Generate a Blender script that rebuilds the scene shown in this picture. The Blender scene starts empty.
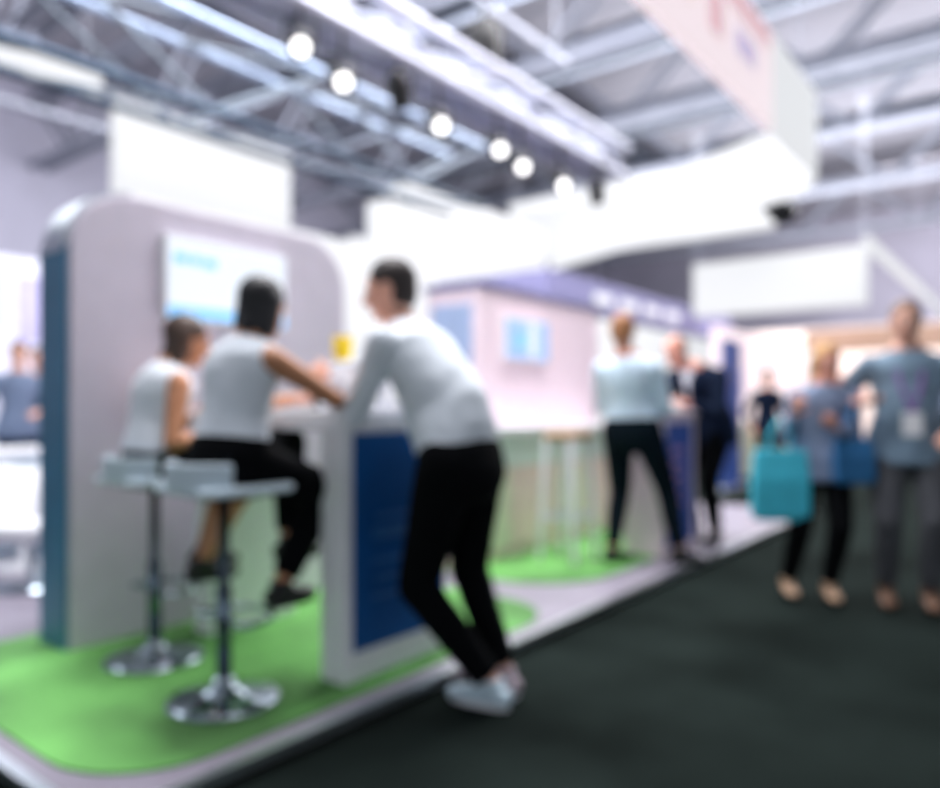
import bpy, math, random
from mathutils import Vector, Matrix
random.seed(7)
V = Vector
sc = bpy.context.scene
C = sc.collection

# ------------------------------------------------------------------ camera, world, light
cam_d = bpy.data.cameras.new('camera')
cam = bpy.data.objects.new('camera', cam_d); C.objects.link(cam)
cam_d.sensor_width = 36.0; cam_d.lens = 28.7; cam_d.shift_y = 0.0149
cam_d.clip_start = 0.02; cam_d.clip_end = 200
cam.location = (0, 0, 1.15)
cam.rotation_euler = (math.radians(90), 0, math.radians(-52.3))
cam_d.dof.use_dof = True; cam_d.dof.focus_distance = 0.6; cam_d.dof.aperture_fstop = 1.9
sc.camera = cam
sc.view_settings.view_transform = 'Standard'
sc.view_settings.look = 'None'
sc.view_settings.gamma = 1.0
sc.view_settings.exposure = 0.0
sc.view_settings.use_curve_mapping = False
w = bpy.data.worlds.new('ambient_fill'); sc.world = w; w.use_nodes = True  # even ambient fill, added to enter through the open sides of the hall
w.node_tree.nodes['Background'].inputs[0].default_value = (0.86, 0.92, 1.0, 1)
w.node_tree.nodes['Background'].inputs[1].default_value = .78

def area(name, loc, size, power, color=(1, 1, 1), target=None):
    d = bpy.data.lights.new(name, 'AREA'); d.shape = 'RECTANGLE'
    d.size, d.size_y = size; d.energy = power; d.color = color
    o = bpy.data.objects.new(name, d); C.objects.link(o); o.location = loc
    if target:
        o.rotation_euler = (V(target) - V(loc)).to_track_quat('-Z', 'Y').to_euler()
    return o
area('wall_fill_left', (6, 11.5, 5.5), (16, 3), 480, (.96, .95, 1), (6, 18, 5.5))  # this and the next are fills added to brighten the hall walls
area('wall_fill_far', (27, 3, 5.5), (3, 16), 1000, (1, .96, .98), (34, 3, 4.5))
area('ceiling_fill_near', (5, 3, 5.2), (10, 8), 760, (.97, .97, 1), (5, 3, 9))  # this and the next are upward fills added to brighten the ceiling
area('ceiling_fill_far', (18, 3, 5.2), (12, 12), 1450, (.97, .97, 1), (18, 3, 9))
area('overhead_fill_stand', (3.6, 3.0, 6.4), (5, 3), 760, (1, .98, 1))  # from here on, overhead fills added for brightness, without fixtures
area('overhead_fill_far_stand', (9.5, 4.5, 6.4), (6, 5), 760, (1, .97, .97))
area('overhead_fill_far_aisle', (17, 4, 6.5), (8, 8), 1500, (1, .98, .97))
area('overhead_fill_left', (3.0, 9.5, 6.3), (8, 3), 700, (.93, .96, 1))

# ------------------------------------------------------------------ materials
MATS = {}
def mat(name, col, rough=.6, metal=0.0, emit=0.0, ecol=None, var=.06, scale=8, coat=0.0, sheen=0.0, bump=0.0, spec=.5):
    if name in MATS: return MATS[name]
    m = bpy.data.materials.new(name); m.use_nodes = True
    nt = m.node_tree; b = nt.nodes['Principled BSDF']
    b.inputs['Roughness'].default_value = rough
    b.inputs['Metallic'].default_value = metal
    b.inputs['Specular IOR Level'].default_value = spec
    b.inputs['Coat Weight'].default_value = coat
    b.inputs['Sheen Weight'].default_value = sheen
    tc = nt.nodes.new('ShaderNodeTexCoord'); nz = nt.nodes.new('ShaderNodeTexNoise')
    nz.inputs['Scale'].default_value = scale; nz.inputs['Detail'].default_value = 3
    nt.links.new(tc.outputs['Object'], nz.inputs['Vector'])
    rp = nt.nodes.new('ShaderNodeValToRGB')
    lo = [max(0, c * (1 - var)) for c in col[:3]]; hi = [min(1, c * (1 + var)) for c in col[:3]]
    rp.color_ramp.elements[0].color = (*lo, 1); rp.color_ramp.elements[1].color = (*hi, 1)
    rp.color_ramp.elements[0].position = .35; rp.color_ramp.elements[1].position = .65
    nt.links.new(nz.outputs['Fac'], rp.inputs['Fac'])
    nt.links.new(rp.outputs['Color'], b.inputs['Base Color'])
    if bump:
        bp = nt.nodes.new('ShaderNodeBump'); bp.inputs['Strength'].default_value = bump
        bp.inputs['Distance'].default_value = .01
        nt.links.new(nz.outputs['Fac'], bp.inputs['Height']); nt.links.new(bp.outputs['Normal'], b.inputs['Normal'])
    if emit:
        b.inputs['Emission Color'].default_value = (*(ecol or col), 1)
        b.inputs['Emission Strength'].default_value = emit
    MATS[name] = m
    return m

def hexc(r, g, b):
    f = lambda c: (c / 255 / 12.92) if c / 255 <= .04045 else ((c / 255 + .055) / 1.055) ** 2.4
    return (f(r), f(g), f(b))

M_carpet = mat('dark hall carpet', hexc(26, 33, 31), 1.0, spec=0.02, var=.35, scale=1.2, bump=.2)
M_deck = mat('pale lilac deck', hexc(140, 134, 148), .4, var=.08, scale=3)
M_alu = mat('brushed aluminium', hexc(205, 212, 218), .3, 1.0, var=.04)
M_kerbshade = mat('kerb shade', hexc(20, 22, 24), .5)
M_grass = mat('green stand carpet', hexc(98, 160, 82), .75, spec=.35, var=.5, scale=1.6, bump=.35)  # broad tone noise stands in for shadow patches and lighter sheen
M_panel = mat('lilac grey panel', hexc(198, 192, 206), .5, var=.03)
M_teal = mat('teal panel edge', hexc(58, 120, 156), .4, var=.15, scale=2)
M_white = mat('white laminate', hexc(235, 236, 240), .4, var=.02)
M_pinkwhite = mat('pink white laminate', hexc(250, 230, 240), .5, var=.02)
M_blue = mat('deep blue graphic', hexc(0, 84, 152), .6, spec=.2, var=.12, scale=3)
M_blue2 = mat('mid blue print', hexc(34, 104, 172), .45, var=.05)
M_blue3 = mat('royal blue graphic', hexc(28, 84, 178), .45, var=.08)
M_black = mat('black plastic', hexc(18, 19, 22), .4)
M_darkmetal = mat('dark steel', hexc(40, 58, 76), .4, .7)
M_trusswhite = mat('pale painted steel', hexc(188, 192, 208), .45, .2)
M_trussblue = mat('bluish bright steel', hexc(178, 196, 222), .3, .5)
M_girder = mat('grey roof steel', hexc(150, 154, 168), .5, .1)
M_duct = mat('dark duct', hexc(78, 84, 96), .5, .3)
M_chromedark = mat('chrome with dark reflection', hexc(96, 110, 122), .15, 1.0, var=.02)  # dark surroundings mirrored in plain chrome, put into the column colour
M_chrome = mat('chrome', hexc(165, 178, 188), .12, 1.0, var=.02)
M_seat = mat('white seat shell', hexc(205, 222, 232), .35, var=.03)
M_wood = mat('light oak', hexc(190, 150, 112), .45, var=.15, scale=14)
M_light = mat('lit white fabric', (.15, .15, .155), .8, emit=.76, ecol=(.95, .97, 1), var=0)  # besides light boxes, its glow brightens the banner and a booth wall
M_lightpink = mat('blush fabric with added glow', hexc(205, 188, 192), .6, emit=.72, ecol=hexc(252, 236, 240), var=.02)  # added emission whitens banner cloth and a booth panel, neither a lamp
M_lamp = mat('lamp lens', (1, 1, 1), .3, emit=3.2, ecol=(1, .98, .96), var=0)
M_lav = mat('lavender fascia', hexc(132, 130, 172), .5, var=.04)
M_screen = mat('screen glow', (.25, .27, .3), .2, emit=.85, ecol=hexc(238, 246, 255), var=0)
M_screenblue = mat('screen blue glow', hexc(120, 185, 235), .2, emit=.7, ecol=hexc(120, 190, 240), var=0)
M_screendark = mat('screen mid blue glow', hexc(150, 180, 220), .2, emit=.55, ecol=hexc(160, 190, 228), var=0)
M_pinkp = mat('pink print', hexc(190, 150, 158), .6, emit=.62, ecol=hexc(244, 204, 210), var=.1)  # this and the next two prints carry added emission like the banner
M_purplep = mat('purple print', hexc(170, 160, 190), .6, emit=.6, ecol=hexc(222, 208, 236), var=.05)
M_orangep = mat('orange print', hexc(200, 180, 150), .6, emit=.6, ecol=hexc(250, 222, 180), var=.05)
M_yellow = mat('yellow card', hexc(244, 212, 12), .5, var=.02)
M_concrete = mat('hall wall paint', hexc(188, 186, 204), .8, var=.06, scale=.8)
M_greenreflect = mat('laminate with green reflection', hexc(205, 224, 212), .4, var=.03)  # green reflected in the whitish counter, put into the colour
M_beige = mat('warm beige laminate', hexc(222, 204, 192), .5, var=.05)
M_bronze = mat('bronze fascia', hexc(196, 160, 140), .5, var=.06)

def ceiling_mat():
    m = bpy.data.materials.new('corrugated roof'); m.use_nodes = True
    nt = m.node_tree; b = nt.nodes['Principled BSDF']; b.inputs['Roughness'].default_value = .7
    tc = nt.nodes.new('ShaderNodeTexCoord'); wv = nt.nodes.new('ShaderNodeTexWave')
    wv.inputs['Scale'].default_value = .45; wv.inputs['Distortion'].default_value = .6; wv.bands_direction = 'X'
    nt.links.new(tc.outputs['Object'], wv.inputs['Vector'])
    rp = nt.nodes.new('ShaderNodeValToRGB')
    rp.color_ramp.elements[0].color = (*hexc(166, 166, 178), 1); rp.color_ramp.elements[1].color = (*hexc(186, 184, 194), 1)
    nt.links.new(wv.outputs['Fac'], rp.inputs['Fac']); nt.links.new(rp.outputs['Color'], b.inputs['Base Color'])
    return m
M_ceiling = ceiling_mat()

# ------------------------------------------------------------------ mesh helpers
class MB:
    def __init__(s): s.v = []; s.f = []
    def add(s, vs, fs):
        n = len(s.v); s.v += [V(p) for p in vs]; s.f += [tuple(i + n for i in f) for f in fs]; return s
    def box(s, x0, x1, y0, y1, z0, z1):
        vs = [(x, y, z) for z in (z0, z1) for y in (y0, y1) for x in (x0, x1)]
        return s.add(vs, [(0, 2, 3, 1), (4, 5, 7, 6), (0, 1, 5, 4), (2, 6, 7, 3), (0, 4, 6, 2), (1, 3, 7, 5)])
    def tube(s, p, q, r0, r1=None, n=12):
        return s.loft([p, q], [(r0, r0), (r1 or r0,) * 2], None, n, cap=0)
    def loft(s, pts, rad, side=None, n=16, cap=1.0):
        """closed swept form through pts with elliptic sections (a along side, b across)"""
        pts = [V(p) for p in pts]; rings = []
        N = len(pts)
        for i, p in enumerate(pts):
            t = (pts[min(i + 1, N - 1)] - pts[max(i - 1, 0)]).normalized()
            sd = V(side) if side is not None else (V((0, 0, 1)) if abs(t.z) < .9 else V((1, 0, 0)))
            a = (sd - t * sd.dot(t)).normalized(); b = t.cross(a)
            rings.append((p, t, a, b, rad[i][0], rad[i][1]))
        out = []
        p, t, a, b, ra, rb = rings[0]
        if cap:
            for k in (75, 50, 25):
                c, sn = math.cos(math.radians(k)), math.sin(math.radians(k))
                out.append((p - t * min(ra, rb) * sn * cap, a, b, ra * c, rb * c))
        for r in rings: out.append((r[0], r[2], r[3], r[4], r[5]))
        p, t, a, b, ra, rb = rings[-1]
        if cap:
            for k in (25, 50, 75):
                c, sn = math.cos(math.radians(k)), math.sin(math.radians(k))
                out.append((p + t * min(ra, rb) * sn * cap, a, b, ra * c, rb * c))
        vs = []; fs = []
        for (p, a, b, ra, rb) in out:
            for j in range(n):
                th = 2 * math.pi * j / n
                vs.append(p + a * ra * math.cos(th) + b * rb * math.sin(th))
        for i in range(len(out) - 1):
            for j in range(n):
                k = (j + 1) % n
                fs.append((i * n + j, i * n + k, (i + 1) * n + k, (i + 1) * n + j))
        fs.append(tuple(range(n - 1, -1, -1))); m = (len(out) - 1) * n
        fs.append(tuple(range(m, m + n)))
        return s.add(vs, fs)
    def cap(s, p, q, r0, r1=None, flat=1.0, side=None, n=14, cap=1.0):
        r1 = r0 if r1 is None else r1
        return s.loft([p, q], [(r0, r0 * flat), (r1, r1 * flat)], side, n, cap)
    def ball(s, c, rx, ry, rz, ax=None, n=18, m=12):
        ax = ax or (V((1, 0, 0)), V((0, 1, 0)), V((0, 0, 1)))
        c = V(c); vs = []; fs = []
        for i in range(m + 1):
            ph = math.pi * (i + .001) / (m + .002)
            for j in range(n):
                th = 2 * math.pi * j / n
                vs.append(c + ax[0] * rx * math.sin(ph) * math.cos(th) + ax[1] * ry * math.sin(ph) * math.sin(th) + ax[2] * rz * math.cos(ph))
        for i in range(m):
            for j in range(n):
                k = (j + 1) % n
                fs.append((i * n + j, (i + 1) * n + j, (i + 1) * n + k, i * n + k))
        fs.append(tuple(range(n))); fs.append(tuple(m * n + j for j in range(n - 1, -1, -1)))
        return s.add(vs, fs)
    def prism(s, poly, z0, z1, xf=lambda x, y, z: (x, y, z)):
        n = len(poly)
        vs = [xf(x, y, z0) for x, y in poly] + [xf(x, y, z1) for x, y in poly]
        fs = [tuple(range(n - 1, -1, -1)), tuple(range(n, 2 * n))]
        fs += [(i, (i + 1) % n, (i + 1) % n + n, i + n) for i in range(n)]
        return s.add(vs, fs)
    def lathe(s, c, prof, n=32):
        c = V(c); vs = []; fs = []
        for r, z in prof:
            for j in range(n):
                th = 2 * math.pi * j / n; vs.append(c + V((r * math.cos(th), r * math.sin(th), z)))
        for i in range(len(prof) - 1):
            for j in range(n):
                k = (j + 1) % n; fs.append((i * n + j, i * n + k, (i + 1) * n + k, (i + 1) * n + j))
        fs.append(tuple(range(n - 1, -1, -1))); m = (len(prof) - 1) * n; fs.append(tuple(range(m, m + n)))
        return s.add(vs, fs)

def tag(o, label=None, cat=None, group=None, kind=None):
    if label: o['label'] = label
    if cat: o['category'] = cat
    if group: o['group'] = group
    if kind: o['kind'] = kind
    return o
def world_loc(o):
    p = V((0, 0, 0))
    while o: p = p + o.location; o = o.parent
    return p
def build(mb, name, m, parent=None, smooth=False, bevel=0.0, remesh=0.0, sm=0, wrinkle=0.0):
    off = world_loc(parent) if parent else V((0, 0, 0))
    me = bpy.data.meshes.new(name)
    me.from_pydata([tuple(p - off) for p in mb.v], [], mb.f); me.update()
    o = bpy.data.objects.new(name, me); C.objects.link(o)
    mods = []
    if remesh:
        r = o.modifiers.new('r', 'REMESH'); r.mode = 'VOXEL'; r.voxel_size = remesh; r.use_smooth_shade = True; mods.append(r)
        if wrinkle:
            tx = bpy.data.textures.new('folds', 'CLOUDS'); tx.noise_scale = .09
            dd = o.modifiers.new('d', 'DISPLACE'); dd.texture = tx; dd.strength = wrinkle; dd.mid_level = .5; dd.texture_coords = 'LOCAL'
        s_ = o.modifiers.new('s', 'SMOOTH'); s_.iterations = sm or 4; s_.factor = .5
    if bevel:
        b = o.modifiers.new('b', 'BEVEL'); b.width = bevel; b.segments = 2; b.limit_method = 'ANGLE'
    if o.modifiers:
        dg = bpy.context.evaluated_depsgraph_get()
        nm = bpy.data.meshes.new_from_object(o.evaluated_get(dg)); nm.name = name
        o.modifiers.clear(); o.data = nm; me = nm
    me.materials.clear(); me.materials.append(m)
    if smooth or remesh:
        for p in me.polygons: p.use_smooth = True
    if parent: o.parent = parent
    return o
def empty(name, loc, label, cat, group=None):
    o = bpy.data.objects.new(name, None); C.objects.link(o); o.location = loc
    o.empty_display_size = .2
    return tag(o, label, cat, group)
def copy_tree(o, parent=None):
    c = o.copy(); C.objects.link(c)
    if parent: c.parent = parent
    for ch in list(o.children): copy_tree(ch, c)
    return c
def rrect(x0, x1, y0, y1, r, n=10, corners=(1, 1, 1, 1)):
    """rounded rectangle; corners (x0y0, x1y0, x1y1, x0y1)"""
    out = []
    for (cx, cy, a0, sx, sy, on) in ((x0, y0, 180, 1, 1, corners[0]), (x1, y0, 270, -1, 1, corners[1]), (x1, y1, 0, -1, -1, corners[2]), (x0, y1, 90, 1, -1, corners[3])):
        rr = r * on
        if rr <= 0: out.append((cx, cy)); continue
        for k in range(n + 1):
            a = math.radians(a0 + 90 * k / n)
            out.append((cx + sx * rr + rr * math.cos(a), cy + sy * rr + rr * math.sin(a)))
    return out

# ------------------------------------------------------------------ the hall
tag(build(MB().box(-14, 34, -16, 18, -.1, 0), 'floor', M_carpet), kind='structure')
tag(build(MB().box(-14, 34, -16, 18, 9, 9.2), 'ceiling', M_ceiling), kind='structure')
tag(build(MB().box(-14, 34, 18, 18.3, 0, 9), 'wall_left', M_concrete), kind='structure')
tag(build(MB().box(34, 34.3, -16, 18, 0, 9), 'wall_far', M_concrete), kind='structure')

# raised platform of the stand, its metal edging and carpets
PZ = .06
plat = rrect(.95, 8.5, 1.98, 9.0, .05, 4)
tag(build(MB().prism(plat, 0, PZ), 'floor_platform', M_deck), kind='structure')
tag(build(MB().box(.93, 8.52, 1.95, 1.995, .028, PZ + .006), 'trim_1', M_alu), kind='structure')
tag(build(MB().box(.925, .965, 1.95, 9.0, .028, PZ + .006), 'trim_2', M_alu), kind='structure')
tag(build(MB().box(.94, 8.51, 1.965, 1.98, 0, .028), 'trim_shade', M_kerbshade), kind='structure')  # dark strip put in for the shadow below the metal edging
tag(build(MB().prism(rrect(1.03, 3.5, 2.07, 3.85, .36, 12, (1, 1, 1, .3)), PZ, PZ + .008), 'stand_carpet', M_grass),
    'bright green carpet with rounded corners under the two white bar stools', 'carpet', 'green carpets on the stand')
tag(build(MB().prism(rrect(3.85, 6.0, 2.26, 3.95, .55, 14, (1, .6, 1, 1)), PZ, PZ + .008), 'stand_carpet', M_grass),
    'bright green rounded carpet further back under the wooden stool', 'carpet', 'green carpets on the stand')

# ------------------------------------------------------------------ rounded partition wall with screen
def xz(y): return lambda x, z, yy: (x, yy, z)
pw = empty('partition_wall', (2.4, 3.6, PZ), 'lilac grey partition wall with rounded top corners behind the seated women', 'partition')
prof = rrect(1.55, 3.2, PZ, 2.16, .3, 12, (0, 0, 1, 1))
build(MB().prism(prof, 3.45, 3.73, lambda x, z, y: (x, y, z)), 'panel', M_panel, pw, bevel=.012)
eb = []
build(MB().box(1.535, 1.553, 3.47, 3.72, PZ, 1.88), 'end_panel', M_teal, pw)['label'] = 'dark teal end panel'
bandm = MB()
for i in range(12):
    a0, a1 = math.radians(180 - 90 * i / 12 * 1), math.radians(180 - 90 * (i + 1) / 12)
    q = [(1.85 + r * math.cos(a), 1.86 + r * math.sin(a)) for a in (a0, a1) for r in (.3, .318)]
    bandm.add([(x, y, z) for y in (3.48, 3.70) for x, z in q], [(0, 1, 3, 2), (4, 6, 7, 5), (0, 4, 5, 1), (2, 3, 7, 6), (1, 5, 7, 3), (0, 2, 6, 4)])
build(bandm, 'edge_highlight', M_alu, pw)  # bright strip added as the light reflecting on the rounded edge

def monitor(x0, x1, z0, z1, y, label, bg, marks):
    t = empty('wall_screen', ((x0 + x1) / 2, y, z0), label, 'screen', 'screens on the stand walls')
    build(MB().box(x0 - .012, x1 + .012, y - .045, y, z0 - .012, z1 + .012), 'bezel', M_white, t, bevel=.004)
    build(MB().box(x0, x1, y - .049, y - .045, z0, z1), 'display', bg, t)
    for (a, b, c, d, m) in marks:
        build(MB().box(a, b, y - .052, y - .049, c, d), 'screen_graphic', m, t)
    return t
monitor(1.99, 2.70, 1.60, 1.99, 3.45, 'bright white and pale blue screen on the rounded lilac partition', M_screen,
        [(2.02, 2.10, 1.87, 1.915, M_screenblue), (2.115, 2.17, 1.87, 1.915, M_screenblue), (2.185, 2.26, 1.865, 1.91, M_screenblue),
         (1.99, 2.70, 1.60, 1.655, M_screenblue)])

# ------------------------------------------------------------------ pink display tower with blue side, second screen
pt = empty('display_tower', (5.5, 3.7, PZ), 'tall pinkish white display block with a pale blue side behind the leaning man', 'partition')
build(MB().box(4.58, 6.5, 3.45, 3.98, PZ, 2.09), 'panel', M_pinkwhite, pt, bevel=.02)
build(MB().box(4.568, 4.58, 3.52, 3.92, .7, 1.96), 'side_graphic', mat('soft blue print', hexc(170, 190, 226), .5), pt)
build(MB().box(4.56, 6.52, 3.43, 4.0, 2.09, 2.13), 'top_rim', M_lav, pt)
monitor(4.88, 5.5, 1.55, 1.87, 3.45, 'small pale blue screen on the pinkish display block', M_screendark,
        [(5.02, 5.14, 1.64, 1.76, M_screenblue), (5.2, 5.32, 1.57, 1.85, M_screen)])
ct = empty('display_counter', (4.9, 3.3, PZ), 'long pale display counter in front of the pinkish block', 'counter')
build(MB().box(3.85, 6.3, 3.08, 3.43, .96, 1.02), 'worktop', M_white, ct, bevel=.01)
build(MB().box(3.9, 6.25, 3.12, 3.42, .72, .96), 'upper_front', M_greenreflect, ct)
build(MB().box(3.9, 6.25, 3.13, 3.42, PZ + .008, .72), 'lower_front', M_beige, ct)
for k in range(4):
    build(MB().box(4.06 + k * .56, 4.52 + k * .56, 3.118, 3.13, .14, .68), 'door_panel', mat('pale sage laminate', hexc(206, 212, 184), .5) if k % 2 == 0 else M_beige, ct, bevel=.003)

# ------------------------------------------------------------------ bar table with blue front, blue kiosk
bt = empty('bar_table', (2.3, 2.7, PZ + .008), 'white bar table with a deep blue end panel below the leaning man', 'table')
z0 = PZ + .008
build(MB().box(1.985, 2.635, 2.15, 3.3, 1.06, 1.14), 'tabletop', M_white, bt, bevel=.008)
e = build(MB().box(2.0, 2.62, 2.16, 2.30, z0, 1.06), 'end_frame', M_white, bt, bevel=.008)
g = build(MB().box(2.045, 2.60, 2.152, 2.162, .19, 1.05), 'blue_graphic', M_blue, bt)
gm = MB()
for k, (a, b) in enumerate(((.62, .67), (.7, .72), (.52, .54), (.45, .47), (.38, .40))):
    gm.box(2.14 + .02 * (k % 2), 2.40 - .04 * (k % 3), 2.148, 2.153, a, b)
build(gm, 'printed_lines', M_blue2, g)
build(MB().box(2.05, 2.57, 3.15, 3.27, z0, 1.06), 'rear_frame', M_white, bt, bevel=.008)

kk = empty('kiosk', (5.38, 2.35, PZ), 'blue fronted kiosk with pinkish frame between the two standing men', 'kiosk')
build(MB().box(5.13, 5.75, 2.2, 2.52, PZ, 1.10), 'cabinet', M_pinkwhite, kk, bevel=.01)
build(MB().box(5.10, 5.78, 2.17, 2.55, 1.10, 1.14), 'counter_top', M_pinkwhite, kk, bevel=.008)
g = build(MB().box(5.17, 5.65, 2.19, 2.202, .14, 1.04), 'blue_graphic', M_blue3, kk)
gm = MB()
for k in range(6): gm.box(5.25, 5.45 + .03 * (k % 2), 2.186, 2.191, .32 + k * .1, .36 + k * .1)
build(gm, 'printed_lines', mat('pink lettering', hexc(190, 150, 200), .5), g)

# ------------------------------------------------------------------ stools
def make_stool(loc, seat_z, label, back=True):
    x, y = loc; b = PZ + .008
    t = empty('bar_stool', (x, y, b), label, 'stool', 'white bar stools at the table')
    build(MB().lathe((x, y, b), [(.205, 0), (.205, .008), (.19, .016), (.10, .03), (.045, .055), (.03, .09)]), 'base', M_chrome, t, True)
    build(MB().lathe((x, y, b), [(.029, .08), (.029, .42), (.02, .425), (.02, seat_z - b - .03)], 20), 'column', M_chromedark, t, True)
    fr = MB()
    R = .15; n = 18
    pts = [(x + .03 + R * math.cos(a), y + R * math.sin(a), b + .30) for a in [math.radians(-110 + 220 * k / n) for k in range(n + 1)]]
    fr.loft(pts, [(.011, .011)] * (n + 1), (0, 0, 1), 10)
    fr.cap((x, y, b + .30), pts[0], .010); fr.cap((x, y, b + .30), pts[-1], .010)
    build(fr, 'footrest', M_chrome, t, True)
    sp = MB().prism(rrect(x - .19, x + .20, y - .2, y + .2, .07, 6), seat_z - .03, seat_z)
    build(sp, 'seat', M_seat, t, bevel=.012)
    bk = MB(); 
    poly = []
    for k in range(13):
        a = math.radians(118 + 124 * k / 12); poly.append((x + .01 + .215 * math.cos(a), y + .215 * math.sin(a)))
    for k in range(12, -1, -1):
        a = math.radians(118 + 124 * k / 12); poly.append((x + .01 + .19 * math.cos(a), y + .19 * math.sin(a)))
    bk.prism(poly, seat_z - .02, seat_z + .085)
    build(bk, 'low_backrest', M_seat, t, bevel=.008)
    build(MB().box(x - .1, x + .1, y - .1, y + .1, seat_z - .05, seat_z - .03), 'seat_plate', M_darkmetal, t)
    return t
make_stool((1.64, 2.42), .87, 'white bar stool on chrome column nearest the platform edge')
make_stool((1.73, 3.06), .86, 'white bar stool close to the lilac partition wall')
ws = empty('wooden_stool', (4.66, 2.72, PZ + .008), 'tall stool with light wooden seat and pale metal legs behind the man in white', 'stool')
b = PZ + .008; sx, sy = 4.66, 2.72
build(MB().prism(rrect(sx - .15, sx + .15, sy - .14, sy + .14, .05, 5), .93, .985), 'seat', M_wood, ws, bevel=.01)
for dx, dy in ((-1, -1), (1, -1), (1, 1), (-1, 1)):
    build(MB().cap((sx + dx * .12, sy + dy * .10, .93), (sx + dx * .15, sy + dy * .14, b + .02), .024, .022), 'leg', M_white, ws, True)
rm = MB(); cs = [(sx + dx * .137, sy + dy * .122, .38) for dx, dy in ((-1, -1), (1, -1), (1, 1), (-1, 1))]
for i in range(4): rm.cap(cs[i], cs[(i + 1) % 4], .01)
build(rm, 'stretcher', M_trusswhite, ws, True)

# ------------------------------------------------------------------ people
SKIN = {k: mat(k, c, .5, var=.05) for k, c in {'fair skin': hexc(222, 168, 146), 'tan skin': hexc(190, 132, 96), 'pink skin': hexc(214, 150, 130)}.items()}
M_eye = mat('eye white', hexc(235, 235, 235), .2); M_iris = mat('dark iris', hexc(50, 38, 30), .2)
M_lip = mat('lips', hexc(176, 92, 88), .45)
UP = V((0, 0, 1))
def nrm(v): return V(v).normalized()
def ik(a, b, l1, l2, hint):
    a, b = V(a), V(b); d = b - a; L = min(d.length, (l1 + l2) * .999); u = d.normalized()
    b2 = a + u * L
    x = (l1 * l1 - l2 * l2 + L * L) / (2 * L); h = math.sqrt(max(l1 * l1 - x * x, 0))
    hh = V(hint); hh = (hh - u * hh.dot(u)).normalized()
    return a + u * x + hh * h, b2
def add_hand(mb, wr, d, n, s, right, curl=.5):
    """palm and five bent fingers; n is the palm normal (the way fingers curl)"""
    d = nrm(d); n = V(n); n = (n - d * n.dot(d)).normalized(); sd = d.cross(n) * (1 if right else -1)  # towards the thumb
    sd = -sd
    mb.loft([wr, wr + d * .03 * s, wr + d * .085 * s], [(.026 * s, .02 * s), (.037 * s, .017 * s), (.041 * s, .014 * s)], sd, 14)
    for k, (o_, L) in enumerate(((.030, .072), (.010, .080), (-.011, .074), (-.031, .058))):
        c = curl * (1 + .12 * k)
        p0 = wr + d * .078 * s + sd * o_ * s
        dirs = [(d * math.cos(a) + n * math.sin(a) + sd * o_ * 2.2).normalized() for a in (c * .5, c * 1.4, c * 2.1)]
        p1 = p0 + dirs[0] * L * .48 * s; p2 = p1 + dirs[1] * L * .3 * s; p3 = p2 + dirs[2] * L * .22 * s
        mb.loft([p0, p1, p2, p3], [(.0098 * s,) * 2, (.0092 * s,) * 2, (.0085 * s,) * 2, (.0075 * s,) * 2], sd, 10)
    t0 = wr + d * .022 * s + sd * .024 * s; t1 = t0 + (d * .55 + sd * .75 + n * .25).normalized() * .042 * s
    t2 = t1 + (d * .9 + sd * .25 + n * .45).normalized() * .034 * s
    mb.loft([t0, t1, t2], [(.014 * s,) * 2, (.011 * s,) * 2, (.009 * s,) * 2], n, 10)

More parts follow.
